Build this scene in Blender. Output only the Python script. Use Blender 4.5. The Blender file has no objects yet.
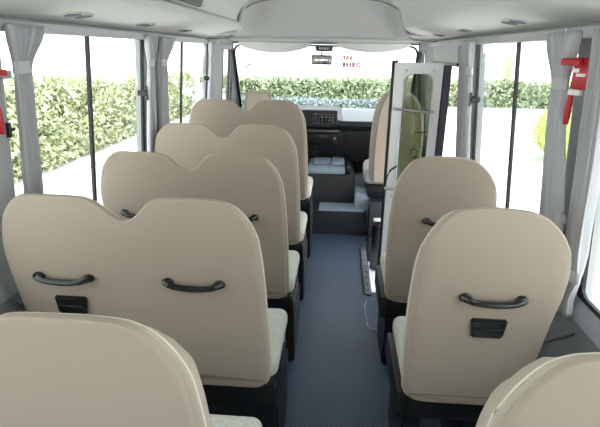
import bpy, bmesh, math, random
from mathutils import Vector, Matrix, noise
from mathutils.geometry import delaunay_2d_cdt
random.seed(7)
scene = bpy.context.scene
COL = scene.collection

# ------------------------------------------------------------------ materials
def srgb(r, g, b):
    def c(v):
        v /= 255.0
        return v/12.92 if v <= .04045 else ((v+.055)/1.055)**2.4
    return (c(r), c(g), c(b), 1)

def mat(name, col, rough=.6, metal=0, bump=0, scale=60, var=0, spec=.5, bump_dist=.002, trans=0):
    m = bpy.data.materials.new(name); m.use_nodes = True
    nt = m.node_tree; b = nt.nodes['Principled BSDF']
    b.inputs['Base Color'].default_value = col
    b.inputs['Roughness'].default_value = rough
    b.inputs['Metallic'].default_value = metal
    b.inputs['Specular IOR Level'].default_value = spec
    if bump or var:
        tc = nt.nodes.new('ShaderNodeTexCoord')
        n = nt.nodes.new('ShaderNodeTexNoise'); n.inputs['Scale'].default_value = scale
        n.inputs['Detail'].default_value = 4
        nt.links.new(tc.outputs['Object'], n.inputs['Vector'])
        if bump:
            bp = nt.nodes.new('ShaderNodeBump'); bp.inputs['Strength'].default_value = bump
            bp.inputs['Distance'].default_value = bump_dist
            nt.links.new(n.outputs['Fac'], bp.inputs['Height']); nt.links.new(bp.outputs['Normal'], b.inputs['Normal'])
        if var:
            r = nt.nodes.new('ShaderNodeValToRGB')
            r.color_ramp.elements[0].position = .3; r.color_ramp.elements[1].position = .7
            r.color_ramp.elements[0].color = tuple(c*(1-var) for c in col[:3])+(1,)
            r.color_ramp.elements[1].color = tuple(min(1, c*(1+var)) for c in col[:3])+(1,)
            nt.links.new(n.outputs['Fac'], r.inputs['Fac']); nt.links.new(r.outputs['Color'], b.inputs['Base Color'])
    return m

def weave(name, col, scale, var, bump, rough=.9):
    """woven cloth: two crossed fine waves tint and bump the surface"""
    m = mat(name, col, rough, spec=.15)
    nt = m.node_tree; b = nt.nodes['Principled BSDF']
    tc = nt.nodes.new('ShaderNodeTexCoord')
    w = []
    for d in ('X', 'Z'):
        wv = nt.nodes.new('ShaderNodeTexWave'); wv.bands_direction = d
        wv.inputs['Scale'].default_value = scale; wv.inputs['Distortion'].default_value = 1.5
        wv.inputs['Detail'].default_value = 2
        nt.links.new(tc.outputs['Object'], wv.inputs['Vector']); w.append(wv)
    mx = nt.nodes.new('ShaderNodeMath'); mx.operation = 'MULTIPLY'
    nt.links.new(w[0].outputs['Fac'], mx.inputs[0]); nt.links.new(w[1].outputs['Fac'], mx.inputs[1])
    r = nt.nodes.new('ShaderNodeValToRGB')
    r.color_ramp.elements[0].color = tuple(c*(1-var) for c in col[:3])+(1,)
    r.color_ramp.elements[1].color = tuple(min(1, c*(1+var)) for c in col[:3])+(1,)
    nt.links.new(mx.outputs[0], r.inputs['Fac']); nt.links.new(r.outputs['Color'], b.inputs['Base Color'])
    bp = nt.nodes.new('ShaderNodeBump'); bp.inputs['Strength'].default_value = bump; bp.inputs['Distance'].default_value = .001
    nt.links.new(mx.outputs[0], bp.inputs['Height']); nt.links.new(bp.outputs['Normal'], b.inputs['Normal'])
    return m

def floor_mat():
    m = mat('aisle_vinyl', (.095, .135, .215, 1), .36, spec=.6)
    nt = m.node_tree; b = nt.nodes['Principled BSDF']
    tc = nt.nodes.new('ShaderNodeTexCoord')
    outs = []
    for a in (.6, -.6):
        mp = nt.nodes.new('ShaderNodeMapping'); mp.inputs['Rotation'].default_value = (0, 0, a)
        nt.links.new(tc.outputs['Object'], mp.inputs['Vector'])
        wv = nt.nodes.new('ShaderNodeTexWave'); wv.inputs['Scale'].default_value = 18
        nt.links.new(mp.outputs[0], wv.inputs['Vector']); outs.append(wv)
    mx = nt.nodes.new('ShaderNodeMath'); mx.operation = 'MULTIPLY'
    nt.links.new(outs[0].outputs['Fac'], mx.inputs[0]); nt.links.new(outs[1].outputs['Fac'], mx.inputs[1])
    r = nt.nodes.new('ShaderNodeValToRGB')
    r.color_ramp.elements[0].color = (.055, .080, .135, 1)
    r.color_ramp.elements[1].color = (.098, .138, .222, 1)
    nt.links.new(mx.outputs[0], r.inputs['Fac'])
    nt.links.new(r.outputs['Color'], b.inputs['Base Color'])
    bp = nt.nodes.new('ShaderNodeBump'); bp.inputs['Strength'].default_value = .5; bp.inputs['Distance'].default_value = .002
    nt.links.new(mx.outputs[0], bp.inputs['Height']); nt.links.new(bp.outputs['Normal'], b.inputs['Normal'])
    return m

def glass_mat(name, tint=(1, 1, 1, 1), refl=.06):
    m = bpy.data.materials.new(name); m.use_nodes = True
    nt = m.node_tree; nt.nodes.clear()
    o = nt.nodes.new('ShaderNodeOutputMaterial'); mix = nt.nodes.new('ShaderNodeMixShader')
    t = nt.nodes.new('ShaderNodeBsdfTransparent'); t.inputs[0].default_value = tint
    g = nt.nodes.new('ShaderNodeBsdfGlossy'); g.inputs['Roughness'].default_value = .02
    lw = nt.nodes.new('ShaderNodeLayerWeight'); lw.inputs['Blend'].default_value = .5
    p5 = nt.nodes.new('ShaderNodeMath'); p5.operation = 'POWER'; p5.inputs[1].default_value = 5
    f = nt.nodes.new('ShaderNodeMath'); f.operation = 'MULTIPLY_ADD'; f.inputs[1].default_value = .9; f.inputs[2].default_value = refl*.6
    nt.links.new(lw.outputs['Facing'], p5.inputs[0]); nt.links.new(p5.outputs[0], f.inputs[0])
    nt.links.new(f.outputs[0], mix.inputs[0]); nt.links.new(t.outputs[0], mix.inputs[1])
    nt.links.new(g.outputs[0], mix.inputs[2]); nt.links.new(mix.outputs[0], o.inputs[0])
    return m

M = dict(
    seat=weave('tan_seat_cloth', (.415, .348, .29, 1), 260, .05, .15),
    cream=weave('cream_seat_cloth', (.485, .43, .36, 1), 260, .05, .2),
    pipe=mat('ivory_piping', (.72, .67, .57, 1), .7),
    plush=mat('pale_plush', (.66, .65, .60, 1), .95, bump=.8, scale=90, var=.12, bump_dist=.006),
    black=mat('black_plastic', (.012, .013, .015, 1), .45, bump=.15, scale=300),
    shiny=mat('glossy_black_plastic', (.010, .011, .013, 1), .22),
    wall=mat('pale_grey_panel', (.47, .47, .48, 1), .6, bump=.1, scale=200),
    pillar=mat('grey_pillar_cloth', (.40, .40, .42, 1), .75, bump=.15, scale=200),
    roof=mat('roof_lining', (.58, .575, .56, 1), .85, bump=.15, scale=250),
    dome=mat('shaded_dome_lining', (.46, .46, .45, 1), .85, bump=.15, scale=250),  # roof lining with the dome face's shading put into the colour
    low=mat('grey_lower_panel', (.19, .20, .225, 1), .6, bump=.15, scale=200),
    sill=mat('grey_sill_plastic', (.34, .36, .41, 1), .35),
    curtain=weave('grey_curtain_cloth', (.53, .525, .565, 1), 420, .06, .2),
    rubber=mat('black_rubber', (.01, .012, .012, 1), .5),
    stitch=mat('brown_stitching', (.24, .19, .145, 1), .9),
    apillar=mat('dark_grey_pillar', (.13, .14, .14, 1), .6),
    seam=mat('dark_seam', (.10, .10, .10, 1), .8),
    floor=floor_mat(),
    white=mat('white_enamel', (.86, .86, .88, 1), .35),
    silver=mat('silver_metal', (.62, .62, .64, 1), .3, metal=.9),
    purple=mat('dark_violet_rubber', (.075, .065, .10, 1), .5),
    red=mat('red_plastic', (.45, .012, .02, 1), .35),
    dash=mat('dark_dashboard', (.030, .032, .036, 1), .5, bump=.2, scale=200),
    dashtop=mat('grey_dash_top', (.20, .22, .24, 1), .4),
    cover=mat('blue_grey_mat', (.36, .43, .52, 1), .4),
    label=mat('white_label', (.85, .85, .83, 1), .6),
    screen=mat('grey_display', (.16, .17, .17, 1), .2),
    mirror=mat('mirror_glass', (.75, .75, .75, 1), .04, metal=1),
    glass=glass_mat('clear_glass', (.95, .98, .96, 1)),
    tint=glass_mat('green_tinted_glass', (.66, .69, .62, 1), .1),
    wind=glass_mat('windscreen_glass', (.93, .97, .95, 1)),
    ground=mat('pale_concrete', (.70, .70, .68, 1), .9, var=.04, scale=2),
    bark=mat('bark', (.62, .60, .40, 1), .9, bump=.6, scale=20),
    concrete=mat('grey_kerb', (.40, .42, .43, 1), .9),
    redmark=mat('faded_red_print', (.62, .24, .26, 1), .6),
    greymark=mat('faded_grey_print', (.55, .60, .66, 1), .6),
)

def leafmat(name, a, b):
    m = mat(name, a, .75)
    nt = m.node_tree; bs = nt.nodes['Principled BSDF']
    gi = nt.nodes.new('ShaderNodeNewGeometry'); r = nt.nodes.new('ShaderNodeValToRGB')
    r.color_ramp.elements[0].color = a; r.color_ramp.elements[1].color = b
    nt.links.new(gi.outputs['Random Per Island'], r.inputs['Fac'])
    nt.links.new(r.outputs['Color'], bs.inputs['Base Color'])
    return m
M['leaf'] = leafmat('hedge_leaves', (.28, .33, .17, 1), (.70, .72, .50, 1))
M['leaf2'] = leafmat('far_hedge_leaves', (.22, .29, .17, 1), (.56, .62, .42, 1))
M['reflectleaf'] = leafmat('reflection_grey_leaves', (.16, .20, .21, 1), (.36, .42, .42, 1))  # cab reflection put into a blue-grey leaf colour
M['lime'] = leafmat('lime_leaves', (.42, .56, .12, 1), (.66, .76, .26, 1))

# ------------------------------------------------------------------ helpers
def link(name, bm_or_me, m, parent=None, smooth=True, angle=35):
    if isinstance(bm_or_me, bmesh.types.BMesh):
        bmesh.ops.recalc_face_normals(bm_or_me, faces=bm_or_me.faces[:])
        me = bpy.data.meshes.new(name); bm_or_me.to_mesh(me); bm_or_me.free()
    else:
        me = bm_or_me
    me.materials.append(m)
    if smooth:
        me.polygons.foreach_set('use_smooth', [True]*len(me.polygons))
        me.set_sharp_from_angle(angle=math.radians(angle))
        for p in me.polygons:
            if len(p.vertices) > 6: p.use_smooth = False
    o = bpy.data.objects.new(name, me); COL.objects.link(o)
    if parent: o.parent = parent
    return o

def empty(name, loc=(0, 0, 0)):
    o = bpy.data.objects.new(name, None); o.empty_display_size = .05
    COL.objects.link(o); o.location = loc
    return o

def tag(o, label=None, cat=None, group=None, kind=None):
    if label: o['label'] = label
    if cat: o['category'] = cat
    if group: o['group'] = group
    if kind: o['kind'] = kind
    return o

def struct(o, label=None):
    o['kind'] = 'structure'
    return o

def copy_tree(o, parent=None):
    c = o.copy(); COL.objects.link(c)
    if parent: c.parent = parent
    for ch in [x for x in bpy.data.objects if x.parent == o]:
        copy_tree(ch, c)
    return c

def box(bm, x0, x1, y0, y1, z0, z1, r=0, seg=3):
    mtx = Matrix.Translation(((x0+x1)/2, (y0+y1)/2, (z0+z1)/2)) @ Matrix.Diagonal((abs(x1-x0), abs(y1-y0), abs(z1-z0), 1))
    g = bmesh.ops.create_cube(bm, size=1, matrix=mtx)
    if r:
        vs = set(g['verts'])
        es = [e for e in bm.edges if e.verts[0] in vs and e.verts[1] in vs]
        bmesh.ops.bevel(bm, geom=es, offset=r, segments=seg, profile=.5, affect='EDGES')

def boxm(*a, **k):
    bm = bmesh.new(); box(bm, *a, **k); return bm

def hexa(bm, pts):
    """pts: 8 corners, bottom ring 4 then top ring 4"""
    v = [bm.verts.new(p) for p in pts]
    for f in ((0, 1, 2, 3), (4, 5, 6, 7), (0, 1, 5, 4), (1, 2, 6, 5), (2, 3, 7, 6), (3, 0, 4, 7)):
        bm.faces.new([v[i] for i in f])

def rings(bm, rs, cap0=True, cap1=True):
    vr = [[bm.verts.new(p) for p in r] for r in rs]
    n = len(rs[0])
    for a, b in zip(vr, vr[1:]):
        for i in range(n):
            bm.faces.new((a[i], a[(i+1) % n], b[(i+1) % n], b[i]))
    if cap0: bm.faces.new(vr[0])
    if cap1: bm.faces.new(vr[-1])
    return vr

def tube(bm, pts, rad, seg=8, closed=False, squash=1):
    P = [Vector(p) for p in pts]; n = len(P)
    if not hasattr(rad, '__len__'): rad = [rad]*n
    rs = []
    up = Vector((0, 0, 1))
    for i in range(n):
        a = P[(i-1) % n] if (closed or i > 0) else P[i]
        b = P[(i+1) % n] if (closed or i < n-1) else P[i]
        t = (b-a).normalized()
        u = up if abs(t.dot(up)) < .95 else Vector((1, 0, 0))
        s = t.cross(u).normalized(); w = s.cross(t).normalized()
        rs.append([P[i] + rad[i]*(math.cos(k*2*math.pi/seg)*s + squash*math.sin(k*2*math.pi/seg)*w) for k in range(seg)])
    if closed: rs.append(rs[0])
    rings(bm, rs, not closed, not closed)

def lathe(bm, prof, seg=16, mtx=None):
    rs = []
    for r, z in prof:
        rs.append([Vector((r*math.cos(k*2*math.pi/seg), r*math.sin(k*2*math.pi/seg), z)) for k in range(seg)])
    if mtx: rs = [[mtx @ p for p in r] for r in rs]
    rings(bm, rs)

TENS = .72
def catmull(pts, n=4):
    out = []; N = len(pts)
    for i in range(N):
        p0, p1, p2, p3 = (Vector(pts[(i+k-1) % N]) for k in range(4))
        for j in range(n):
            t = j/n
            # centripetal-like damping: tangents limited by the shorter neighbour
            d = (p2-p1).length
            m1 = (p2-p0)/max((p2-p1).length+(p1-p0).length, 1e-6)*d
            m2 = (p3-p1)/max((p3-p2).length+(p2-p1).length, 1e-6)*d
            m1 = m1*TENS; m2 = m2*TENS
            h = (2*t**3-3*t**2+1)*p1 + (t**3-2*t**2+t)*m1 + (-2*t**3+3*t**2)*p2 + (t**3-t**2)*m2
            out.append(h)
    return out

def uniform(pts, step):
    n = len(pts); L = [0]
    for i in range(n): L.append(L[-1]+(pts[(i+1) % n]-pts[i]).length)
    m = max(12, int(L[-1]/step)); out = []; j = 0
    for k in range(m):
        d = L[-1]*k/m
        while L[j+1] < d: j += 1
        f = (d-L[j])/max(L[j+1]-L[j], 1e-9)
        out.append(pts[j].lerp(pts[(j+1) % n], f))
    return out

# ------------------------------------------------------------------ bus geometry
CX = -.16
def hw(z): return .97 - .08*(z-.9)
def wx(s, z, off=0): return CX + s*(hw(z)-off)
SILL, HEAD = .80, 1.615
BACK, FRONT = -1.5, 5.0

def wpiece(bm, s, y0, y1, z0, z1, off=0, th=.045):
    """slab following the leaning side wall; off moves it inwards"""
    hexa(bm, [(wx(s, z0, off), y0, z0), (wx(s, z0, off), y1, z0), (wx(s, z0, off-th), y1, z0), (wx(s, z0, off-th), y0, z0),
              (wx(s, z1, off), y0, z1), (wx(s, z1, off), y1, z1), (wx(s, z1, off-th), y1, z1), (wx(s, z1, off-th), y0, z1)])

# floor with the door step well cut out
WELL = (.272, 2.97, 4.05)
bm = bmesh.new()
box(bm, wx(-1, .0, -.02), WELL[0], BACK, 5.3, -.06, 0)
box(bm, WELL[0], wx(1, 0, -.02), BACK, WELL[1], -.06, 0)
box(bm, WELL[0], wx(1, 0, -.02), WELL[2], 5.3, -.06, 0)
struct(link('floor', bm, M['floor'], smooth=False))
bm = bmesh.new()
box(bm, WELL[0]-.01, 1.0, WELL[1], WELL[2], -.28, -.22)
box(bm, WELL[0]-.03, WELL[0], WELL[1]-.03, WELL[2], -.28, -.062)
box(bm, WELL[0], 1.0, WELL[1]-.03, WELL[1], -.28, -.062)
box(bm, WELL[0], 1.0, WELL[2], WELL[2]+.03, -.28, -.062)
st = link('door_step', bm, M['white'], smooth=False); struct(st)

# side walls: lower panel, pillars, header
left_pil = [(BACK, -1.35), (1.28, 1.52), (2.83, 2.97), (4.20, 4.56)]
right_pil = [(BACK, -1.35), (1.49, 1.68), (2.87, 3.32), (4.2, 4.6)]
def wall(name, s, pil, lows):
    bm = bmesh.new()
    for y0, y1 in pil: wpiece(bm, s, y0, y1, SILL-.01, HEAD+.01)
    wpiece(bm, s, BACK, FRONT, HEAD, 1.80)
    for y0, y1 in lows: wpiece(bm, s, y0, y1, .0, SILL)
    w = link(name, bm, M['pillar'], smooth=False); struct(w)
    # darker lower lining with a moulded ledge, and the sloping sill
    for n, (y0, y1) in enumerate(lows):
        b2 = bmesh.new()
        prof = [(.0, .0), (.035, .0), (.04, .40), (.04, .60), (.028, .66), (.024, .735), (0, .745)]
        rs = [[(wx(s, z, o), y, z) for o, z in prof] for y in (y0, y1)]
        rings(b2, rs); link('lower_panel', b2, M['low'], w)
        b2 = bmesh.new()
        prof = [(0, .735), (.026, .735), (.026, .755), (.006, .80), (0, .803)]
        rs = [[(wx(s, z, o), y, z) for o, z in prof] for y in (y0, y1)]
        rings(b2, rs); link('sill', b2, M['sill'], w)
    return w
wl = wall('wall_left', -1, left_pil, [(BACK, FRONT)])
wr = wall('wall_right', 1, right_pil, [(BACK, 2.95), (4.2, FRONT)])
# moulded seams of the lower lining
for s, w, yy in ((-1, wl, 1.30), (1, wr, 1.30)):
    b2 = bmesh.new()
    for k in range(2):
        pts = []
        for i in range(10):
            t = i/9
            z = .70 - .38*t; y = yy + .30*k*0 + .45*t + .12*k
            off = .042 if z < .62 else .034
            pts.append((wx(s, z, off), y, z))
        tube(b2, pts, .004, 6)
    link('panel_seam', b2, M['seam'], w)

# rear wall behind the camera with its window
bm = bmesh.new()
box(bm, -1.2, .88, BACK-.05, BACK, 0, .85); box(bm, -1.2, .88, BACK-.05, BACK, 1.6, 1.98)
box(bm, -1.2, -1.0, BACK-.05, BACK, .85, 1.6); box(bm, .68, .88, BACK-.05, BACK, .85, 1.6)
struct(link('wall_back', bm, M['wall'], smooth=False))

# windows ----------------------------------------------------------
def window(n, s, y0, y1, mull, latches, label=None, z0=SILL, z1=HEAD, sliding_front=None, gm='glass'):
    root = empty('window_%d' % n); struct(root)
    def bar(bm, ya, yb, za, zb, off=.004, th=.012): wpiece(bm, s, ya, yb, za, zb, off, th)
    bm = bmesh.new()
    bar(bm, y1-.024, y1, z0, z1)
    if n not in (2, 6): bar(bm, y0, y0+.016, z0, z1)
    bar(bm, y0+.016, y1-.016, z0, z0+.018); bar(bm, y0+.016, y1-.016, z1-.006, z1)
    link('window_frame', bm, M['rubber'], root, smooth=False)
    # small corner fillets
    bm = bmesh.new()
    for yc, sy in (((y0+.016, 1),) if n not in (2, 6) else ())+((y1-.016, -1),):
        for zc, sz in ((z0+.018, 1),):
            r = .05
            pts = [(yc, zc)] + [(yc+sy*r*(1-math.sin(a)), zc+sz*r*(1-math.cos(a))) for a in [i*math.pi/2/5 for i in range(6)]]
            rs = [[(wx(s, z, o), y, z) for y, z in pts] for o in (.004, -.006)]
            rings(bm, rs)
    link('corner_seal', bm, M['rubber'], root, smooth=False)
    for m_ in mull:
        bm = bmesh.new(); bar(bm, m_-.011, m_+.011, z0+.018, z1-.006, .003, .012)
        mo = link('mullion', bm, M['rubber'], root, smooth=False)
    bm = bmesh.new(); wpiece(bm, s, y0+.01, y1-.01, z0+.01, z1-.003, -.009, .003)
    link('glass_pane', bm, M[gm], root, smooth=False)
    for ly, lz in latches:
        bm = bmesh.new()
        x = wx(s, lz)
        lathe(bm, [(.016, 0), (.016, .03), (.020, .032), (.020, .044), (.006, .048)], 12,
              Matrix.Translation((x - s*.004, ly, lz)) @ Matrix.Rotation(-s*math.pi/2, 4, 'Y'))
        box(bm, x-s*.045, x-s*.056, ly-.010, ly+.010, lz-.038, lz+.038, .004, 1)
        link('latch', bm, M['shiny'], root)
    return root
window(1, -1, -1.35, 1.28, [0.0], [])
window(2, -1, 1.52, 2.68, [2.08], [(2.60, 1.335)])
bm = bmesh.new(); wpiece(bm, -1, 2.68, 2.83, SILL-.01, HEAD+.01); link('pillar_lining', bm, M['pillar'], wl, smooth=False)
window(3, -1, 2.97, 4.04, [3.36], [(3.93, 1.345)])
bm = bmesh.new(); wpiece(bm, -1, 4.04, 4.20, SILL-.01, HEAD+.01); link('pillar_lining', bm, M['pillar'], wl, smooth=False)
window(4, -1, 4.56, 4.98, [4.86], [], z0=.85, z1=1.575)
bm = bmesh.new(); wpiece(bm, -1, 4.56, 5.0, 1.575, HEAD+.01); wpiece(bm, -1, 4.56, 5.0, .79, .85); link('pillar_lining', bm, M['pillar'], wl, smooth=False)
window(5, 1, -1.35, 1.49, [0.1], [])
window(6, 1, 1.68, 2.87, [2.235], [(2.78, 1.32)])
window(7, 1, 4.6, 4.98, [], [], z0=.85, z1=1.575)
bm = bmesh.new(); wpiece(bm, 1, 4.6, 5.0, 1.575, HEAD+.01); wpiece(bm, 1, 4.6, 5.0, .79, .85); link('pillar_lining', bm, M['pillar'], wr, smooth=False)
# back window
root = struct(empty('window_8')); bm = boxm(-1.0, .68, BACK-.03, BACK-.026, .85, 1.6)
link('glass_pane', bm, M['glass'], root, smooth=False)

# doorway header over the step
bm = bmesh.new(); wpiece(bm, 1, 3.32, 4.20, 1.50, HEAD+.01, .004, .05); link('door_header', bm, M['wall'], wr, smooth=False)
bm = bmesh.new(); wpiece(bm, 1, 3.32, 4.20, 1.478, 1.50, .012, .03); link('door_seal', bm, M['rubber'], wr, smooth=False)
bm = bmesh.new(); wpiece(bm, 1, 4.2, FRONT, 0, .8); link('cab_side', bm, M['low'], wr, smooth=False)

# curtain rail trim (bottom edge of the ducts)
for n, s in ((1, -1), (2, 1)):
    b2 = bmesh.new()
    prof = [(.0, HEAD-.005), (.028, HEAD-.005), (.034, HEAD+.006), (.034, HEAD+.026), (.018, HEAD+.036), (0, HEAD+.036)]
    y1 = 4.25
    rs = [[(wx(s, z, o), y, z) for o, z in prof] for y in (BACK, y1)]
    rings(b2, rs)
    struct(link('trim_%d' % n, b2, M['wall']))

# overhead ducts
def duct_prof(s):
    P = [(.985, 1.648), (.93, 1.652), (.86, 1.668), (.78, 1.678), (.68, 1.695), (.60, 1.712), (.575, 1.72), (.562, 1.733), (.565, 1.746),
         (.585, 1.756), (.60, 1.768), (.595, 1.80), (.57, 1.85), (.52, 1.895), (.50, 1.93), (.985, 1.93)]
    if s > 0:
        P = P[:5]+[(.635, 1.708), (.605, 1.725), (.588, 1.75), (.578, 1.78), (.568, 1.82), (.55, 1.86), (.50, 1.90), (.45, 1.93), (.985, 1.93)]
    return [(CX+s*h, z) for h, z in P]
for n, s in ((3, -1), (4, 1)):
    bm = bmesh.new()
    P = duct_prof(s)
    rs = [[(x, y, z) for x, z in P] for y in (BACK, 0, 1.5, 3.0, 3.45)]
    # rounded front end: the profile shrinks outwards and upwards
    for t in (.35, .65, .85, 1.0):
        k = 1-math.sqrt(max(0, 1-t*t))
        rs.append([(x+s*k*.02, 3.5+.28*t, z-k*.015 if z < 1.76 else z) for x, z in P])
    rings(bm, rs)
    struct(link('trim_%d' % n, bm, M['roof'], angle=50))
# ceiling: gently arched
bm = bmesh.new()
N = 24
def arch(u): return 1.955 - .05*u*u
lo = []
rs = []
for y in (BACK, 3.85):
    low = [(CX+.99*(-1+2*i/N), y, arch(-1+2*i/N)) for i in range(N+1)]
    top = [(x, y, z+.04) for x, y, z in reversed(low)]
    rs.append(low+top)
rings(bm, rs)
struct(link('ceiling', bm, M['roof']))
# headliner above the cab: a dome face that comes down to the windscreen header
def sm(t): t = max(0, min(1, t)); return t*t*(3-2*t)
bm = bmesh.new()
nu, nv = 60, 40
grid = []
for j in range(nv+1):
    row = []
    for i in range(nu+1):
        u = -1+2*i/nu; h = abs(u)*.985
        y0 = 3.72 + .10*(1-min(1, (h/.66)**2))
        a = j/nv
        # path: dome face then lip then underside
        fwd = 3.72 + (5.02-3.72)*a
        yb = 4.22 + .03*(1-u*u)
        t = (fwd - y0)/(yb - y0)
        hi = 1.97*(1-sm((h-.50)/.13)) + 1.672*sm((h-.50)/.13)
        base = 1.674 - .027*sm((fwd-4.35)/.6)
        face = math.cos(min(1, max(0, t))*math.pi/2)**.8 if t < 1 else 0
        z = base + (hi-base)*face
        lip = -.012*math.exp(-((fwd-yb-.02)/.035)**2)
        row.append((CX+.985*u, fwd, z+lip))
    grid.append(row)
lowv = [[bm.verts.new(p) for p in r] for r in grid]
for j in range(nv):
    for i in range(nu):
        bm.faces.new((lowv[j][i], lowv[j][i+1], lowv[j+1][i+1], lowv[j+1][i]))
hl = link('ceiling_front', bm, M['dome'], angle=80); struct(hl)
hl.name = 'trim_5'
md = hl.modifiers.new('t', 'SOLIDIFY'); md.thickness = .02; md.offset = 1
bm = bmesh.new()
tube(bm, [(CX+.80*u, 4.235+.03*(1-u*u), 1.664) for u in [-1+2*i/24 for i in range(25)]], .013, 8)
struct(link('trim_8', bm, M['wall']))  # tube added to bring out the highlight along the lip
# dark joint along the arch
bm = bmesh.new()
AP = [(.86, 1.640), (.70, 1.650), (.655, 1.668), (.612, 1.705), (.597, 1.745), (.583, 1.79), (.572, 1.83), (.55, 1.862), (.50, 1.888), (.43, 1.910), (.30, 1.925), (.15, 1.932)]
arc = [(CX+h, 3.79, z) for h, z in AP]+[(CX, 3.79, 1.934)]+[(CX-h, 3.79, z) for h, z in reversed(AP)]
tube(bm, arc, .0035, 6)
struct(link('trim_6', bm, M['seam']))
# outer roof skin keeps daylight out above the ducts
bm = boxm(-1.25, .93, BACK-.05, 5.05, 2.0, 2.05); struct(link('roof', bm, M['wall'], smooth=False))
bm = bmesh.new(); box(bm, -1.25, -1.09, BACK-.05, 5.05, 1.78, 2.0); box(bm, .77, .93, BACK-.05, 5.05, 1.78, 2.0)
box(bm, -1.09, .77, 4.98, 5.05, 1.68, 2.0)
struct(link('roof_edge', bm, M['wall'], smooth=False))

# windscreen -------------------------------------------------------
def ws(x, z):  # leaning screen; slightly bowed
    return 5.02 + .50*(1.62-z) - .10*((x-CX)/.95)**2
def wsc(s, z): return CX + s*(.875 - .05*(z-1.6)*-1*0 )
root = struct(empty('window_9'))
bm = bmesh.new()
nx, nz = 20, 6
g = [[(CX+.93*(-1+2*i/nx), ws(CX+.93*(-1+2*i/nx), .92+(1.64-.92)*j/nz), .92+(1.64-.92)*j/nz) for i in range(nx+1)] for j in range(nz+1)]
v = [[bm.verts.new(p) for p in r] for r in g]
for j in range(nz):
    for i in range(nx): bm.faces.new((v[j][i], v[j][i+1], v[j+1][i+1], v[j+1][i]))
link('glass_pane', bm, M['wind'], root)
def ws_strip(bm, pts, hwid, th=.02):
    """flat strip lying along the screen (pts in x,z)"""
    n = len(pts); rs = []
    for i, (x, z) in enumerate(pts):
        a = Vector(pts[max(0, i-1)]); b = Vector(pts[min(n-1, i+1)]); t = (b-a).normalized(); nrm = Vector((-t.y, t.x))
        r = []
        for k, dy in ((-1, 0), (1, 0), (1, -th), (-1, -th)):
            q = Vector((x, z)) + nrm*hwid*k
            r.append((q.x, ws(q.x, q.y)+dy, q.y))
        rs.append(r)
    rings(bm, rs)
bm = bmesh.new()
out = []
for i in range(9): out.append((CX-.90+.0*i, .92+.60*i/8))
for i in range(1, 6):
    a = math.pi/2*i/5; out.append((CX-.90+.07*(1-math.cos(a)), 1.53+.085*math.sin(a)))
for i in range(1, 20): out.append((CX-.83+1.66*i/20, 1.615))
for i in range(0, 6):
    a = math.pi/2*i/5; out.append((CX+.83+.07*math.sin(a), 1.53+.085*math.cos(a)))
for i in range(1, 9): out.append((CX+.90, 1.52-.60*i/8))
ws_strip(bm, out, .009)
link('windscreen_seal', bm, M['rubber'], root)
# A pillars
for s, nm in ((-1, 'wall_front_left'), (1, 'wall_front_right')):
    bm = bmesh.new()
    rs = []
    for z in (.0, .5, .86, 1.2, 1.5, 1.68):
        yb = ws(CX+s*.93, min(z, 1.64)) if z > .86 else ws(CX+s*.93, .86)
        rs.append([(CX+s*.905, yb+.01, z), (CX+s*.935, yb-.06, z), (wx(s, z, .008), 4.965, z), (wx(s, z, -.05), 4.99, z), (wx(s, z, -.06), yb+.04, z)])
    rings(bm, rs); struct(link(nm, bm, M['apillar'], smooth=False))
# front panel under the screen
bm = boxm(-1.2, .9, 5.38, 5.46, -.1, .96); struct(link('wall_front', bm, M['dash'], smooth=False))
# header rail over the screen
bm = boxm(CX-.98, CX+.98, 5.0, 5.06, 1.628, 1.70); struct(link('trim_7', bm, M['wall'], smooth=False))

# print on the windscreen (mirror-reversed red characters seen from inside) ----
bm = bmesh.new()
def mark(x0, x1, z0, z1):
    ya = ws(x0, z0)
    hexa(bm, [(x0, ya-.004, z0), (x1, ya-.004, z0), (x1, ya-.003, z0), (x0, ya-.003, z0),
              (x0, ws(x0, z1)-.004, z1), (x1, ws(x1, z1)-.004, z1), (x1, ws(x1, z1)-.003, z1), (x0, ws(x0, z1)-.003, z1)])
def glyph(x, z, w, h, code):
    t = .42*w
    t2 = .26*h
    if code & 1: mark(x, x+w, z+h-t2, z+h)
    if code & 2: mark(x, x+w, z+h/2-t2/2, z+h/2+t2/2)
    if code & 4: mark(x, x+w, z, z+t2)
    if code & 8: mark(x, x+t, z, z+h)
    if code & 16: mark(x+w-t, x+w, z, z+h)
    if code & 32: mark(x+w/2-t/2, x+w/2+t/2, z, z+h)
bm.free()
st_ = empty('windscreen_sticker'); tag(st_, 'small reversed red characters printed high on the windscreen, right of the mirror', 'sticker')
for row, (z_, h_, cs) in enumerate(((1.48, .036, (35, 27, 50)), (1.415, .038, (63, 31, 39, 59, 23, 37)))):
    for i, c in enumerate(cs):
        bm = bmesh.new(); glyph(.02+i*.032, z_, .029, h_*1.25, c); link('character', bm, M['redmark'], st_, smooth=False)
bm = bmesh.new()
pts = []
for i in range(14):
    a = i/14*2*math.pi
    x = -.93+.028*math.cos(a); z = 1.40+.03*math.sin(a); pts.append((x, ws(x, z)-.006, z))
tube(bm, pts, .008, 5, closed=True)
tag(link('round_sticker', bm, M['greymark']), 'faint round grey sticker on the left side of the windscreen', 'sticker')

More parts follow.
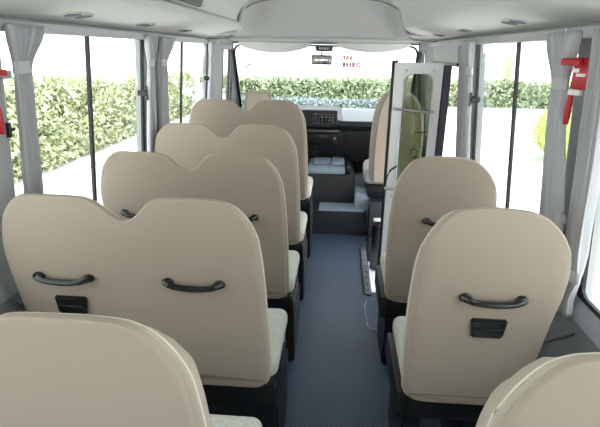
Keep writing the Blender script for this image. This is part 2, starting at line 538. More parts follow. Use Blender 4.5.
# sun visors: pale curved flaps folded under the header
def visor(x0, x1, sag, label):
    bm = bmesh.new(); n = 16; rs = []
    for i in range(n+1):
        t = i/n; x = x0+(x1-x0)*t
        d = sag*math.sin(math.pi*t)**.7
        zt = 1.642; zb = zt-.024-d
        rs.append([(x, ws(x, zt)-.045, zt), (x, ws(x, zb)-.045, zb), (x, ws(x, zb)-.038, zb), (x, ws(x, zt)-.038, zt)])
    rings(bm, rs)
    tag(link('sun_visor', bm, M['label'], angle=60), label, 'sun visor')
visor(-1.0, -.30, .075, 'pale curved sun visor folded along the windscreen top, left of the mirror')
visor(-.04, .66, .06, 'pale narrow sun visor folded along the windscreen top, right of the mirror')

# rear view mirror with a clock housing
t = empty('rear_view_mirror', (-.185, 4.9, 1.487)); tag(t, 'interior rear view mirror hanging at the top of the windscreen', 'mirror')
bm = bmesh.new(); box(bm, -.10, .10, -.02, .012, -.048, .043, .012, 3); link('mirror_housing', bm, M['shiny'], t)
bm = bmesh.new(); box(bm, -.088, .088, -.026, -.0205, -.037, .032, .003, 2); link('mirror_glass', bm, M['mirror'], t)
bm = bmesh.new(); tube(bm, [(0, 0, .04), (0, .005, .074)], .008, 8); link('mirror_stem', bm, M['black'], t)
t = empty('clock_display', (-.165, 4.93, 1.588)); tag(t, 'small black digital clock box fixed above the mirror', 'clock')
bm = bmesh.new(); hexa(bm, [(-.075, -.03, -.025), (.075, -.03, -.025), (.085, .07, -.02), (-.085, .07, -.02),
                           (-.09, -.03, .03), (.09, -.03, .03), (.095, .07, .03), (-.095, .07, .03)])
link('clock_housing', bm, M['shiny'], t, smooth=False)
bm = boxm(-.055, .055, -.034, -.0305, -.010, .015); link('clock_screen', bm, M['screen'], t, smooth=False)
bm = bmesh.new()
def seg7(bm, x, z, w, h, digits):
    S = {'0': 'abcdef', '8': 'abcdefg', '1': 'bc'}
    k = .2*w
    for ch in digits:
        for q in S[ch]:
            r = {'a': (0, w, h-k, h), 'b': (w-k, w, h/2, h), 'c': (w-k, w, 0, h/2), 'd': (0, w, 0, k), 'e': (0, k, 0, h/2), 'f': (0, k, h/2, h), 'g': (0, w, h/2-k/2, h/2+k/2)}[q]
            box(bm, x+r[0], x+r[1], -.036, -.0342, z+r[2], z+r[3])
        x += w*1.45
seg7(bm, -.045, -.006, .016, .017, '8888'); link('clock_digits', bm, M['label'], t, smooth=False)

# ------------------------------------------------------------------ overhead air vents
def make_vent():
    t = empty('air_vent')
    bm = bmesh.new(); n = 28
    rs = []
    for r, z in ((1.0, .004), (1.0, -.0005), (.95, -.003), (.9, -.003)):
        rs.append([(.050*r*math.cos(2*math.pi*k/n), .105*r*math.sin(2*math.pi*k/n), z) for k in range(n)])
    rings(bm, rs); link('vent_plate', bm, M['wall'], t)
    for sy in (-1, 1):
        bm = bmesh.new()
        pts = [(.036*math.cos(a), sy*.048+.040*math.sin(a), -.0035) for a in [2*math.pi*k/20 for k in range(20)]]
        tube(bm, pts, .0035, 6, closed=True)
        ring = link('vent_ring', bm, M['wall'], t)
        bm = bmesh.new()
        lathe(bm, [(.036, -.001), (.036, -.0075)], 20, Matrix.Translation((0, sy*.048, 0)))
        link('vent_opening', bm, M['seam'], t)
        bm = bmesh.new()
        for k in range(-2, 3):
            w = math.sqrt(.036**2-(k*.012)**2)
            box(bm, -w, w, sy*.048+k*.012-.0016, sy*.048+k*.012+.0016, -.0095, -.0076)
        link('slat', bm, M['low'], t, smooth=False)
    return t
vent = make_vent()
first = True
for s, ys, where in ((-1, (1.79, 2.42, 3.05), ('nearest pair of round air vents in the left overhead duct', 'middle pair of round air vents in the left overhead duct', 'farthest pair of round air vents in the left overhead duct')),
                     (1, (1.95, 2.68, 3.38), ('nearest pair of round air vents in the right overhead duct', 'middle pair of round air vents in the right overhead duct', 'farthest pair of round air vents in the right overhead duct'))):
    for y, lb in zip(ys, where):
        v = vent if first else copy_tree(vent); first = False
        h = .79; z = 1.6765
        v.scale = (.85, .82, .85); v.location = (CX+s*h, y, z); v.rotation_euler = (0, s*.15, 0)
        tag(v, lb, 'air vent', 'overhead air vents')
# dark return-air grille on the inner face of the left duct
t = empty('ceiling_grille', (0, 0, 0)); tag(t, 'dark grey return-air grille on the inner side of the left duct', 'grille')
bm = bmesh.new(); hexa(bm, [(CX-.590, 2.15, 1.775), (CX-.590, 2.70, 1.775), (CX-.60, 2.70, 1.775), (CX-.60, 2.15, 1.775),
                           (CX-.560, 2.15, 1.85), (CX-.560, 2.70, 1.85), (CX-.575, 2.70, 1.85), (CX-.575, 2.15, 1.85)])
link('grille_plate', bm, M['black'], t, smooth=False)
bm = bmesh.new()
for k in range(5):
    z = 1.782+k*.015; x = CX-.586+.4*(z-1.775)
    box(bm, x, x+.006, 2.15, 2.70, z, z+.004)
link('grille_bar', bm, M['low'], t, smooth=False)

# ------------------------------------------------------------------ curtains
def curtain(s, top, tie, bot, zt, ztie, zb, label, seed=0, off=.05, amp=.011, folds=7):
    rnd = random.Random(seed)
    fk = 1-off/abs(wx(s, 1.3))
    top, tie, bot = [tuple(v*fk for v in q) for q in (top, tie, bot)]
    t = empty('curtain', (wx(s, 1.2, off), sum(bot)/2, zb)); tag(t, label, 'curtain', 'grey pleated window curtains')
    ox, oy, oz = t.location
    bm = bmesh.new(); nz, ny = 40, 72
    ph = rnd.random()*6; rows = []
    for j in range(nz+1):
        z = zt+(zb-zt)*j/nz
        if z > ztie:
            k = (zt-z)/(zt-ztie); k2 = sm(k)
            a = top[0]+(tie[0]-top[0])*k2; b = top[1]+(tie[1]-top[1])*k2
        else:
            k = min(1, (ztie-z)/max(.01, (ztie-zb))*1.6); k2 = sm(k)
            a = tie[0]+(bot[0]-tie[0])*k2; b = tie[1]+(bot[1]-tie[1])*k2
        row = []
        for i in range(ny+1):
            u = i/ny
            w = u + .02*math.sin(9*u+ph+z*2)
            pl = math.sin(2*math.pi*folds*w+ph) + .35*math.sin(2*math.pi*folds*2.3*w+1.7+z*3)
            am = amp*(1.5 if z > ztie else 1)*(.55+.45*min(1, abs(z-ztie)/.08))
            row.append((wx(s, z, off+am*pl)-ox, a+(b-a)*u-oy, z-oz))
        rows.append(row)
    v = [[bm.verts.new(p) for p in r] for r in rows]
    for j in range(nz):
        for i in range(ny): bm.faces.new((v[j][i], v[j][i+1], v[j+1][i+1], v[j+1][i]))
    c = link('curtain_cloth', bm, M['curtain'], t, angle=80)
    md = c.modifiers.new('t', 'SOLIDIFY'); md.thickness = .0025
    bm = bmesh.new()
    yc = (tie[0]+tie[1])/2; r = abs(tie[1]-tie[0])/2+.002; n = 24
    rs = []
    for dz, k in ((-.02, 1), (-.018, 1.04), (.018, 1.04), (.02, 1)):
        rs.append([(wx(s, ztie+dz, off+(amp*1.2+.002)*k*math.cos(2*math.pi*q/n))-ox, yc+r*k*math.sin(2*math.pi*q/n)-oy, ztie+dz-oz) for q in range(n)])
    rings(bm, rs, False, False)
    b = link('tie_band', bm, M['curtain'], t, angle=80)
    md = b.modifiers.new('t', 'SOLIDIFY'); md.thickness = .002
    return t
curtain(-1, (1.56, 1.735), (1.58, 1.66), (1.575, 1.675), 1.63, 1.50, .80, 'grey curtain tied back at the near end of the big left window', 1)
curtain(-1, (2.73, 2.87), (2.76, 2.83), (2.74, 2.87), 1.63, 1.49, .80, 'grey curtain tied back at the far end of the big left window', 2, folds=5)
curtain(-1, (2.95, 3.16), (2.965, 3.05), (2.95, 3.08), 1.63, 1.49, .80, 'grey curtain tied back at the near end of the second left window', 3, folds=6)
curtain(-1, (4.06, 4.23), (4.10, 4.18), (4.08, 4.20), 1.63, 1.49, .80, 'grey curtain tied back at the far end of the second left window', 4, folds=5)
curtain(1, (1.70, 1.91), (1.735, 1.84), (1.67, 1.825), 1.63, 1.475, .69, 'grey curtain tied back beside the long red hammer on the right', 5, folds=8)
curtain(1, (2.96, 3.16), (2.98, 3.08), (2.99, 3.13), 1.63, 1.47, .80, 'grey curtain gathered at the far end of the right window, by the door', 6, folds=5)
curtain(1, (1.46, 1.555), (1.50, 1.575), (1.54, 1.61), 1.63, .90, .735, 'grey curtain hanging against the right pillar, nearest to the viewer', 7, folds=5, off=.045)

# red emergency hammers
def hammer(s, y, z, label, side_off=.003):
    t = empty('emergency_hammer', (wx(s, z, side_off), y, z)); tag(t, label, 'emergency hammer', 'red emergency hammers on the pillars')
    t.scale = (.8, .72, .58); t.rotation_euler = (0, 0, s*.6)
    k = -s
    bm = bmesh.new(); box(bm, -k*(side_off-.001)/.8, k*.022, -.055, .03, -.075, .085, .006, 2); link('holder', bm, M['red'], t)
    bm = bmesh.new(); box(bm, k*.0225, k*.045, -.012, .075, .045, .08, .006, 2); link('hammer_head', bm, M['red'], t)
    bm = bmesh.new()
    box(bm, k*.0225, k*.024, -.03, .01, -.01, .005); box(bm, k*.0225, k*.024, .0, .028, .01, .03)
    link('warning_label', bm, M['label'], t, smooth=False)
    bm = bmesh.new(); box(bm, k*.006, k*.03, -.022, .03, -.105, -.078, .003, 1); link('clip', bm, M['label'], t)
    bm = bmesh.new(); tube(bm, [(k*.018, .02, -.10), (k*.016, .022, -.13), (k*.010, .025, -.20), (k*.006, .027, -.262)], [.010, .013, .014, .011], 10)
    link('hammer_handle', bm, M['red'], t)
    return t
hammer(1, 1.578, 1.505, 'red emergency hammer in its holder on the right pillar beside the tied curtain', .028)
hammer(-1, 1.435, 1.45, 'red emergency hammer at the left picture edge on the near pillar')
t = empty('pull_cord', (0, 0, 0)); tag(t, 'thin white cord hanging beside the red hammer on the right pillar', 'cord')
bm = bmesh.new()
def wp(s, y, z, off): return (wx(s, z, off), y, z)
tube(bm, [wp(1, 1.70, 1.64, .035), wp(1, 1.69, 1.60, .04), wp(1, 1.70, 1.57, .04), wp(1, 1.745, 1.52, .02), wp(1, 1.75, 1.47, .015)], .004, 6)
link('cord', bm, M['label'], t)
t2 = tag(empty('wall_clip', (0, 0, 0)), 'small grey curtain clip on the near left pillar', 'clip')
bm = bmesh.new(); wpiece(bm, -1, 1.50, 1.545, 1.465, 1.49, .014, .014); link('clip_body', bm, M['sill'], t2, smooth=False)
t2 = tag(empty('window_hook', (0, 0, 0)), 'small black hook on the near left pillar below the curtain tie', 'hook')
bm = bmesh.new(); wpiece(bm, -1, 1.507, 1.522, 1.275, 1.325, .010, .010); wpiece(bm, -1, 1.522, 1.54, 1.295, 1.305, .010, .008); link('hook_body', bm, M['black'], t2, smooth=False)
t2 = tag(empty('pillar_clip', (0, 0, 0)), 'small grey square clip on the nearest right curtain', 'clip')
bm = bmesh.new(); wpiece(bm, 1, 1.50, 1.53, 1.05, 1.075, .066, .006); link('clip_body', bm, M['sill'], t2, smooth=False)

# ------------------------------------------------------------------ passenger seats
LEAN = .135; TOP = 1.158
DOUBLE = [(.012, .45), (.010, .55), (.012, .68), (.017, .84), (.024, .95), (.034, 1.03), (.055, 1.085), (.09, 1.130), (.13, 1.151), (.20, 1.157), (.28, 1.156),
          (.335, 1.152), (.368, 1.132), (.395, 1.102), (.42, 1.080), (.447, 1.076), (.475, 1.092), (.515, 1.128), (.55, 1.147), (.60, 1.151), (.68, 1.152), (.75, 1.150),
          (.79, 1.128), (.83, 1.075), (.853, 1.0), (.862, .94), (.857, .80), (.845, .66), (.815, .48), (.79, .43), (.75, .413), (.45, .410), (.07, .410), (.028, .420)]
SINGLE = [(.012, .46), (.006, .55), (.0, .68), (.0, .84), (.004, .95), (.013, 1.02), (.036, 1.08), (.065, 1.125), (.10, 1.148), (.165, 1.157), (.24, 1.156),
          (.305, 1.149), (.355, 1.127), (.405, 1.08), (.438, 1.02), (.451, .95), (.450, .87), (.440, .79), (.425, .62), (.405, .47), (.385, .425), (.35, .410),
          (.20, .407), (.075, .408), (.032, .420)]
def seat(side, outline, W, double, ash, raise_=0):
    """local frame: u=0 at the aisle edge; side -1: seat stretches to -x"""
    t = empty('double_seat' if double else 'single_seat')
    P = uniform(catmull([Vector(p) for p in outline], 8), .016)
    for p in P: p.y += .004
    n = len(P)
    area = sum(P[i].x*P[(i+1) % n].y-P[(i+1) % n].x*P[i].y for i in range(n))
    nrm = []
    for i in range(n):
        tg = (P[(i+1) % n]-P[(i-1) % n]).normalized()
        nv = Vector((tg.y, -tg.x)) if area > 0 else Vector((-tg.y, tg.x))
        nrm.append(nv)   # outward
    def pt(u, z, tt): return (side*u, LEAN*(TOP-z)+tt, z)
    def ring(ins, tt, base=True):
        out = []
        for p, nv in zip(P, nrm):
            a = .004
            if base: a += .010*max(0, -nv.x)**1.2*sm((.25-p.x)/.15)
            q = p - nv*((a if base else 0)+ins+max(0, nv.y)*max(0, tt-.003)*.9)
            out.append(pt(q.x, q.y, tt))
        return out
    bm = bmesh.new()
    rings(bm, [ring(.004, .004), ring(0, .004), ring(.002, .010, False), ring(0, .022, False), ring(.003, .055, False), ring(.014, .085, False), ring(.028, .105, False), ring(.048, .115, False)])
    link('backrest', bm, M['cream'], t, angle=50)
    # fabric rear panel with a hem at its bottom
    zc = .452
    def clip(pts2, keep_above):
        zc = .451 if keep_above else .456
        out = []; m = len(pts2)
        for i in range(m):
            a, b = pts2[i], pts2[(i+1) % m]
            ia = (a.y > zc) == keep_above; ib = (b.y > zc) == keep_above
            if ia: out.append(a)
            if ia != ib:
                k = (zc-a.y)/(b.y-a.y); out.append(a+(b-a)*k)
        return out
    def panel(name, keep, mtl):
        base = []
        for p, nv in zip(P, nrm):
            a = .004+.010*max(0, -nv.x)**1.2*sm((.25-p.x)/.15)
            base.append(p-nv*a)
        c = clip(base, keep); m = len(c)
        ar = sum(c[i].x*c[(i+1) % m].y-c[(i+1) % m].x*c[i].y for i in range(m))
        def off(ins):
            o = []
            for i in range(m):
                a, b = c[(i-1) % m], c[(i+1) % m]
                tg = (b-a); tg = tg.normalized() if tg.length > 1e-7 else Vector((1, 0))
                nv = Vector((tg.y, -tg.x)) if ar > 0 else Vector((-tg.y, tg.x))
                o.append(c[i]-nv*ins)
            return o
        bm = bmesh.new()
        vr = rings(bm, [[pt(q.x, q.y, tt) for q in off(i_)] for i_, tt in ((0, .006), (.0005, -.002), (.0025, -.007), (.006, -.009))], True, False)
        fl = off(.006)
        inner = [Vector((gx*.03, gz*.03)) for gx in range(0, 30) for gz in range(12, 40)]
        def inside(q):
            r = False; m_ = len(fl)
            for i in range(m_):
                a, b = fl[i], fl[(i+1) % m_]
                if (a.y > q.y) != (b.y > q.y) and q.x < (b.x-a.x)*(q.y-a.y)/(b.y-a.y)+a.x: r = not r
            return r and min((q-a).length for a in fl) > .012
        inner = [q for q in inner if inside(q)]
        V, Ed, Fa, _a, _b, _c = delaunay_2d_cdt(fl+inner, [], [list(range(m))], 1, 1e-7)
        vv = [bm.verts.new(pt(q.x, q.y, -.009)) for q in V]
        if keep:
            for f in Fa: bm.faces.new([vv[i] for i in f])
        else: bm.faces.new(vr[-1])
        bmesh.ops.remove_doubles(bm, verts=bm.verts[:], dist=1e-5)
        return link(name, bm, mtl, t, angle=30)
    panel('back_panel', True, M['seat']); panel('hem_band', False, M['seat'])
    xs = sorted(p.x for p in P if abs(p.y-.452) < .012)
    bm = bmesh.new(); tube(bm, [pt(xs[0]+.012, .453, -.009), pt((xs[0]+xs[-1])/2, .453, -.009), pt(xs[-1]-.012, .453, -.009)], .0016, 6); link('hem_seam', bm, M['stitch'], t)
    bm = bmesh.new(); tube(bm, ring(.001, .016, False), .0024, 6, closed=True); link('piping', bm, M['pipe'], t, angle=80)
    # grab handles and ashtrays
    def handle(uc):
        bm = bmesh.new(); zc_ = .858; yb = LEAN*(TOP-zc_)-.010
        pts, rad = [], []
        for x, d, dz, r in ((-.092, .000, .006, .009), (-.089, -.008, .007, .0135), (-.078, -.016, .004, .013), (-.062, -.021, -.003, .010), (-.035, -.023, -.006, .010), (0, -.024, -.007, .011),
                            (.035, -.023, -.006, .010), (.062, -.021, -.003, .010), (.078, -.016, .004, .013), (.089, -.008, .007, .0135), (.092, .000, .006, .009)):
            pts.append((side*uc+x, yb+d+.001, zc_+dz)); rad.append(r)
        tube(bm, pts, rad, 10)
        for sx in (-1, 1):
            lathe(bm, [(.017, .002), (.017, -.004), (.011, -.010)], 14, Matrix.Translation((side*uc+sx*.084, yb, zc_+.004)) @ Matrix.Rotation(-math.pi/2, 4, 'X') @ Matrix.Diagonal((1.1, .9, -1, 1)) @ Matrix.Scale(-1, 4, (0, 0, 1)))
        link('grab_handle', bm, M['shiny'], t)
    def ashtray(uc):
        yb = LEAN*(TOP-.75)-.0095
        bm = bmesh.new()
        hexa(bm, [(side*uc-.052, yb, .714), (side*uc+.052, yb, .714), (side*uc+.058, yb, .788), (side*uc-.058, yb, .788),
                  (side*uc-.044, yb-.010, .720), (side*uc+.044, yb-.010, .720), (side*uc+.053, yb-.016, .782), (side*uc-.053, yb-.016, .782)])
        bmesh.ops.bevel(bm, geom=bm.edges[:], offset=.005, segments=2, affect='EDGES')
        a = link('ashtray', bm, M['shiny'], t)
        bm = boxm(side*uc-.043, side*uc+.043, yb-.020, yb-.010, .746, .757, .005, 2); link('ashtray_lip', bm, M['shiny'], a)
    for uc in ((.243, .673) if double else (.243,)): handle(uc)
    if ash: ashtray(.668 if double else .245)
    # cushion(s)
    y0, y1 = .155, .55
    e_ = 0 if double else .030
    X0, X1 = -.008+e_, W-.03
    def sb(a, b): return (min(side*a, side*b), max(side*a, side*b))
    for a, b in (((X0, X0+(X1-X0)/2-.003), (X0+(X1-X0)/2+.003, X1)) if double else ((X0, X1),)):
        x0, x1 = sb(a, b)
        bm = boxm(x0, x1, y0, y1, .405, .497, .036, 5); link('seat_cushion', bm, M['plush'], t)
    x0, x1 = sb(.0, W-.04)
    bm = boxm(x0, x1, .14, .53, .30, .415, .012, 2); link('seat_frame', bm, M['black'], t)
    x0, x1 = sb(-.012+e_*1.4, .055+e_*1.4)
    bm = bmesh.new()
    hexa(bm, [(x0, .17, 0-raise_), (x1, .17, 0-raise_), (x1, .48, 0-raise_), (x0, .48, 0-raise_), (x0, .13, .31), (x1, .13, .31), (x1, .52, .31), (x0, .52, .31)])
    bmesh.ops.bevel(bm, geom=bm.edges[:], offset=.010, segments=2, affect='EDGES')
    link('leg', bm, M['black'], t)
    x0, x1 = sb(W-.20, W-.14)
    bm = boxm(x0, x1, .18, .48, -raise_, .31, .01, 2); link('leg', bm, M['black'], t)
    if double:
        x0, x1 = sb(.056, W-.201)
        bm = boxm(x0, x1, .17, .20, .10, .299, .008, 2); link('cross_panel', bm, M['black'], t)
    # recliner cover at the aisle side
    x0, x1 = sb(-.010+e_, .004+e_)
    bm = bmesh.new()
    tube(bm, [((x0+x1)/2, .11, .42), ((x0+x1)/2, .20, .37), ((x0+x1)/2, .45, .335)], [.03, .035, .022], 10, squash=.5)
    bm.free(); bm = boxm(x0, x1, .13, .42, .30, .40, .012, 2)
    link('recliner_cover', bm, M['black'], t)
    return t

LX, RX = -.197, .243
Lpos = [(.650, -.008, 'wide double seat closest to the viewer on the left, only its top in view'),
        (1.313, 0, 'big left double seat back with two grab handles and an ashtray, second from the viewer'),
        (1.965, 0, 'left double seat between the big handled one and the two smaller ones ahead'),
        (2.625, .02, 'left double seat second from the front, mostly behind other seat backs'),
        (3.305, .09, 'frontmost left double seat, right behind the small driver headrest')]
proto = seat(-1, DOUBLE, .86, True, True, .0)
protoR = seat(-1, DOUBLE, .86, True, False, .09)
protoR.name = 'double_seat'
for i, (D, dz, lb) in enumerate(Lpos):
    if dz >= .05: o = protoR
    else: o = proto if i == 0 else copy_tree(proto)
    o.location = (LX, D, dz)
    tag(o, lb, 'bus seat', 'double seats along the left side')
    if dz < 0: o.location = (LX-.006, D, 0); o.scale = (1, 1, .993)
    if dz > 0 and dz < .05: o.location.z = 0; o.scale = (1, 1, 1+dz/1.1)
Rpos = [(.615, 'single seat closest to the viewer at the bottom right corner, only its top in view'),
        (1.298, 'single right seat with a full grab handle and black ashtray on its back'),
        (1.990, 'farthest single right seat, in front of the white door leaf')]
ps = seat(1, SINGLE, .46, False, True)
for i, (D, lb) in enumerate(Rpos):
    o = ps if i == 0 else copy_tree(ps)
    o.location = (RX+(.012 if i == 0 else 0), D, 0)
    tag(o, lb, 'bus seat', 'single seats along the right side')

# ------------------------------------------------------------------ cab
# raised cab floor with steps
t = empty('cab_platform', (0, 4.05, 0)); tag(t, 'black stepped platform with grey tread between the front seats', 'step')
bm = boxm(-1.09, .28, 0, .25, 0, .215, .004, 1); link('step_riser', bm, M['dash'], t)
bm = boxm(-.145, .255, .0, .235, .216, .226, .004, 1); link('step_tread', bm, M['cover'], t)
bm = boxm(-1.09, .17, .25, .90, 0, .49, .015, 2); link('upper_riser', bm, M['dash'], t)
bm = boxm(.175, .30, .05, .90, 0, .36, .01, 2); link('side_step', bm, M['cover'], t)
bm = boxm(.302, .76, .04, .90, 0, .34, .01, 2); link('seat_plinth', bm, M['dash'], t)
t = empty('engine_cover', (-.08, 4.32, .5)); tag(t, 'blue-grey engine cover beyond the black step, below the dashboard', 'engine cover')
bm = bmesh.new(); box(bm, -.19, .16, -.03, .50, -.008, .03, .012, 3); link('cover_lid', bm, M['cover'], t)
bm = bmesh.new(); box(bm, -.15, .02, .18, .44, .031, .055, .012, 2); link('cover_tray', bm, M['cover'], t)
bm = bmesh.new(); box(bm, .03, .15, .14, .44, .031, .06, .012, 2); link('cover_tray', bm, M['cover'], t)
bm = bmesh.new(); box(bm, .165, .215, .0, .46, -.008, .045, .015, 3); link('side_pad', bm, M['black'], t)
bm = bmesh.new(); tube(bm, [(-.12, .34, .06), (-.12, .33, .10), (-.11, .31, .135)], [.006, .006, .012], 8); link('lever', bm, M['black'], t)

# dashboard
t = empty('dashboard', (0, 4.75, .6)); tag(t, 'dark dashboard with pale top and instrument block under the windscreen', 'dashboard')
bm = bmesh.new()
def dprof(x):
    k = sm((x+.005)/.03)     # steps down right of the console
    zt = .965 - .075*k - .6
    y0 = -.02 + .03*k
    return [(y0+.05, .02), (y0, .12), (y0-.01, .22), (y0+.03, .25-.02*k), (y0-.01, .29-.02*k), (y0+.02, .335-.02*k), (y0+.10, zt), (.61, zt+.03+.05*k), (.61, -.1), (.10, -.1)]
rs = []
for i in range(41):
    x = -1.05+1.78*i/40
    rs.append([(x, y, z) for y, z in dprof(x)])
rings(bm, rs); link('dash_body', bm, M['dash'], t, angle=40)
bm = bmesh.new(); hexa(bm, [(.03, .11, .283), (.72, .11, .283), (.72, .60, .368), (.03, .60, .368), (.03, .11, .293), (.72, .11, .293), (.72, .60, .378), (.03, .60, .378)])
link('dash_top', bm, M['dashtop'], t, smooth=False)
bm = bmesh.new(); box(bm, -.36, -.01, -.06, .16, .262, .425, .014, 3); ic = link('instrument_block', bm, M['dash'], t)
bm = bmesh.new(); box(bm, -.255, -.045, -.066, -.0605, .30, .395, .006, 2); link('radio_screen', bm, M['screen'], ic)
bm = bmesh.new()
for r_ in range(3):
    for c_ in range(6): box(bm, -.245+c_*.033, -.222+c_*.033, -.074, -.067, .309+r_*.028, .328+r_*.028, .002, 1)
link('radio_button', bm, M['shiny'], ic)
bm = bmesh.new(); box(bm, -.36, .01, -.05, .0, .215, .232, .005, 2); link('dash_trim', bm, M['low'], t)
bm = bmesh.new(); box(bm, -.34, -.0, -.042, -.02, .07, .20, .01, 2); pk = link('console_pocket', bm, M['shiny'], t)
bm = bmesh.new(); lathe(bm, [(.012, 0), (.012, .02), (.008, .024)], 12, Matrix.Translation((-.03, -.043, .155)) @ Matrix.Rotation(math.pi/2, 4, 'X')); link('knob', bm, M['silver'], pk)

# driver seat: only its headrest shows; backrest and cushion behind the others
t = empty('driver_seat', (-.70, 4.10, .49)); tag(t, 'driver seat at the front left, only its small tan headrest in view', 'seat')
bm = bmesh.new(); rs = []
for (yy, w, zl, zh) in ((0, .10, .0, .0),):
    pass
hexa(bm, [(-.135, .10, .56), (.135, .10, .56), (.135, .19, .56), (-.135, .19, .56), (-.105, .08, .745), (.105, .08, .745), (.105, .16, .745), (-.105, .16, .745)])
bmesh.ops.bevel(bm, geom=bm.edges[:], offset=.022, segments=3, affect='EDGES'); link('headrest', bm, M['cream'], t)
bm = boxm(-.22, .22, .10, .22, .08, .53, .04, 4); link('backrest', bm, M['seat'], t)
bm = bmesh.new(); box(bm, -.07, -.055, .14, .155, .50, .58); box(bm, .055, .07, .14, .155, .50, .58); link('headrest_post', bm, M['silver'], t)
bm = boxm(-.23, .23, .20, .62, .0, .12, .04, 4); link('seat_cushion', bm, M['plush'], t)

# front passenger seat at right
t = empty('passenger_seat', (.28, 3.93, 0)); tag(t, 'tall tan front passenger seat left of the white door leaf', 'seat')
PO = [(.0, .55), (-.005, .75), (.0, .95), (.012, 1.08), (.04, 1.18), (.08, 1.245), (.12, 1.265), (.22, 1.268), (.30, 1.25), (.36, 1.18), (.40, 1.06), (.42, .92), (.42, .70), (.41, .54), (.38, .50), (.21, .495), (.04, .495), (.01, .51)]
P = catmull([Vector(p) for p in PO], 4); n = len(P); nr = []
for i in range(n):
    tg = (P[(i+1) % n]-P[(i-1) % n]).normalized(); nv = Vector((-tg.y, tg.x)); nr.append(nv)
def pr(ins, tt, ex=0): return [((p-nv*(ins+ex*max(0, -nv.x))).x, .10*(1.27-(p-nv*ins).y)+tt, (p-nv*ins).y) for p, nv in zip(P, nr)]
bm = bmesh.new(); rings(bm, [pr(.014, .004, .02), pr(.002, .03), pr(0, .06), pr(0, .12), pr(.02, .15)]); link('backrest', bm, M['cream'], t, angle=50)
bm = bmesh.new(); rings(bm, [pr(.012, .006, .02), pr(.014, -.004, .02), pr(.02, -.010, .02)]); link('back_panel', bm, M['seat'], t)
bm = bmesh.new(); tube(bm, pr(.001, .04), .004, 6, closed=True); link('piping', bm, M['pipe'], t)
bm = boxm(-.03, .41, .22, .62, .44, .60, .05, 5); link('seat_cushion', bm, M['plush'], t)
bm = boxm(.0, .41, .16, .56, .342, .44, .01, 2); link('seat_frame', bm, M['black'], t)

# dark box with a pale label at the edge of the step well
t = empty('extinguisher', (.375, 3.82, -.215)); tag(t, 'black upright canister with a pale label, standing before the step well', 'canister')
t.name = 'black_canister'
bm = bmesh.new(); lathe(bm, [(.052, 0), (.056, .01), (.056, .36), (.048, .40), (.022, .42), (.022, .44)], 20); link('canister_body', bm, M['black'], t)
bm = bmesh.new(); box(bm, -.05, .03, -.03, .01, .44, .462, .006, 2); link('canister_lever', bm, M['label'], t)
bm = bmesh.new(); tube(bm, [(-.02, -.01, .43), (-.06, -.02, .40), (-.072, -.02, .30), (-.07, -.02, .22)], .009, 8); link('hose', bm, M['black'], t)
bm = boxm(.30, .80, 3.96, 4.08, -.215, .34); wp_ = link('kick_panel', bm, M['dash'], smooth=False); tag(wp_, 'black kick panel closing the far side of the step well', 'panel')

# rubber threshold with studs beside the step well
t = empty('threshold_strip', (.25, 3.35, 0)); tag(t, 'dark rubber threshold strip with studs along the step well edge', 'threshold')
bm = boxm(-.022, .014, -.42, .38, 0.0005, .006, .002, 1); link('strip', bm, M['low'], t)
for k in range(8):
    bm = bmesh.new(); lathe(bm, [(.006, .006), (.006, .009), (.003, .010)], 10, Matrix.Translation((-.003, -.37+k*.10, 0))); link('stud', bm, M['rubber'], t)
bm = bmesh.new(); tube(bm, [(.02, -.435, .004), (-.015, -.43, .004), (-.032, -.41, .004), (-.034, 0, .004), (-.032, .36, .004)], .004, 6); link('strip_edge', bm, M['rubber'], t)
t = empty('floor_hatch', (.24, 2.68, 0)); tag(t, 'rounded hatch outline in the blue floor beside the far right seat', 'hatch')
bm = bmesh.new(); tube(bm, [(.05, -.20, .003), (.0, -.19, .003), (-.02, -.15, .003), (-.025, .10, .003), (-.01, .16, .003), (.05, .19, .003)], .004, 6); link('hatch_edge', bm, M['cover'], t)

# ------------------------------------------------------------------ folding door
def door_leaf(name, loc, rot, W_, front_mat):
    t = empty(name, loc); t.rotation_euler = rot
    z0, z1 = -.18, 1.50; th = .028
    # slab with rounded window opening: outer and inner loops
    def rr(x0, x1, za, zb, r, n=6):
        o = []
        for cx_, cz_, a0 in ((x1-r, zb-r, 0), (x0+r, zb-r, 90), (x0+r, za+r, 180), (x1-r, za+r, 270)):
            for k in range(n+1):
                a = math.radians(a0+90*k/n); o.append((cx_+r*math.cos(a), cz_+r*math.sin(a)))
        return o
    outer = rr(0, W_, z0, z1, .012); inner = rr(.065, W_-.055, .66, 1.435, .055)
    bm = bmesh.new()
    loops = []
    for pts, y in ((outer, 0), (outer, th), (inner, th), (inner, 0)):
        loops.append([(x, y, z) for x, z in pts])
    loops.append(loops[0]); rings(bm, loops, False, False)
    bmesh.ops.remove_doubles(bm, verts=bm.verts[:], dist=1e-5)
    link('door_panel', bm, front_mat, t, angle=40)
    bm = bmesh.new()
    tube(bm, [(x, -.002, z) for x, z in rr(.060, W_-.050, .655, 1.44, .058)], .006, 8, closed=True); link('window_surround', bm, M['white'], t, angle=80)
    bm = bmesh.new(); rings(bm, [[(x, y, z) for x, z in rr(.062, W_-.052, .657, 1.438, .056)] for y in (.010, .015)]); link('glass_pane', bm, M['tint'], t, smooth=False)
    bm = boxm(-.018, .0, -.004, th+.004, z0, z1+.015, .004, 1); link('edge_seal', bm, M['rubber'], t)
    return t
d = door_leaf('door_leaf', (.345, 3.22, 0), (0, 0, 0), .305, M['white']); tag(d, 'white folded door leaf with rounded dark window and silver bar', 'door', 'folding entrance door')
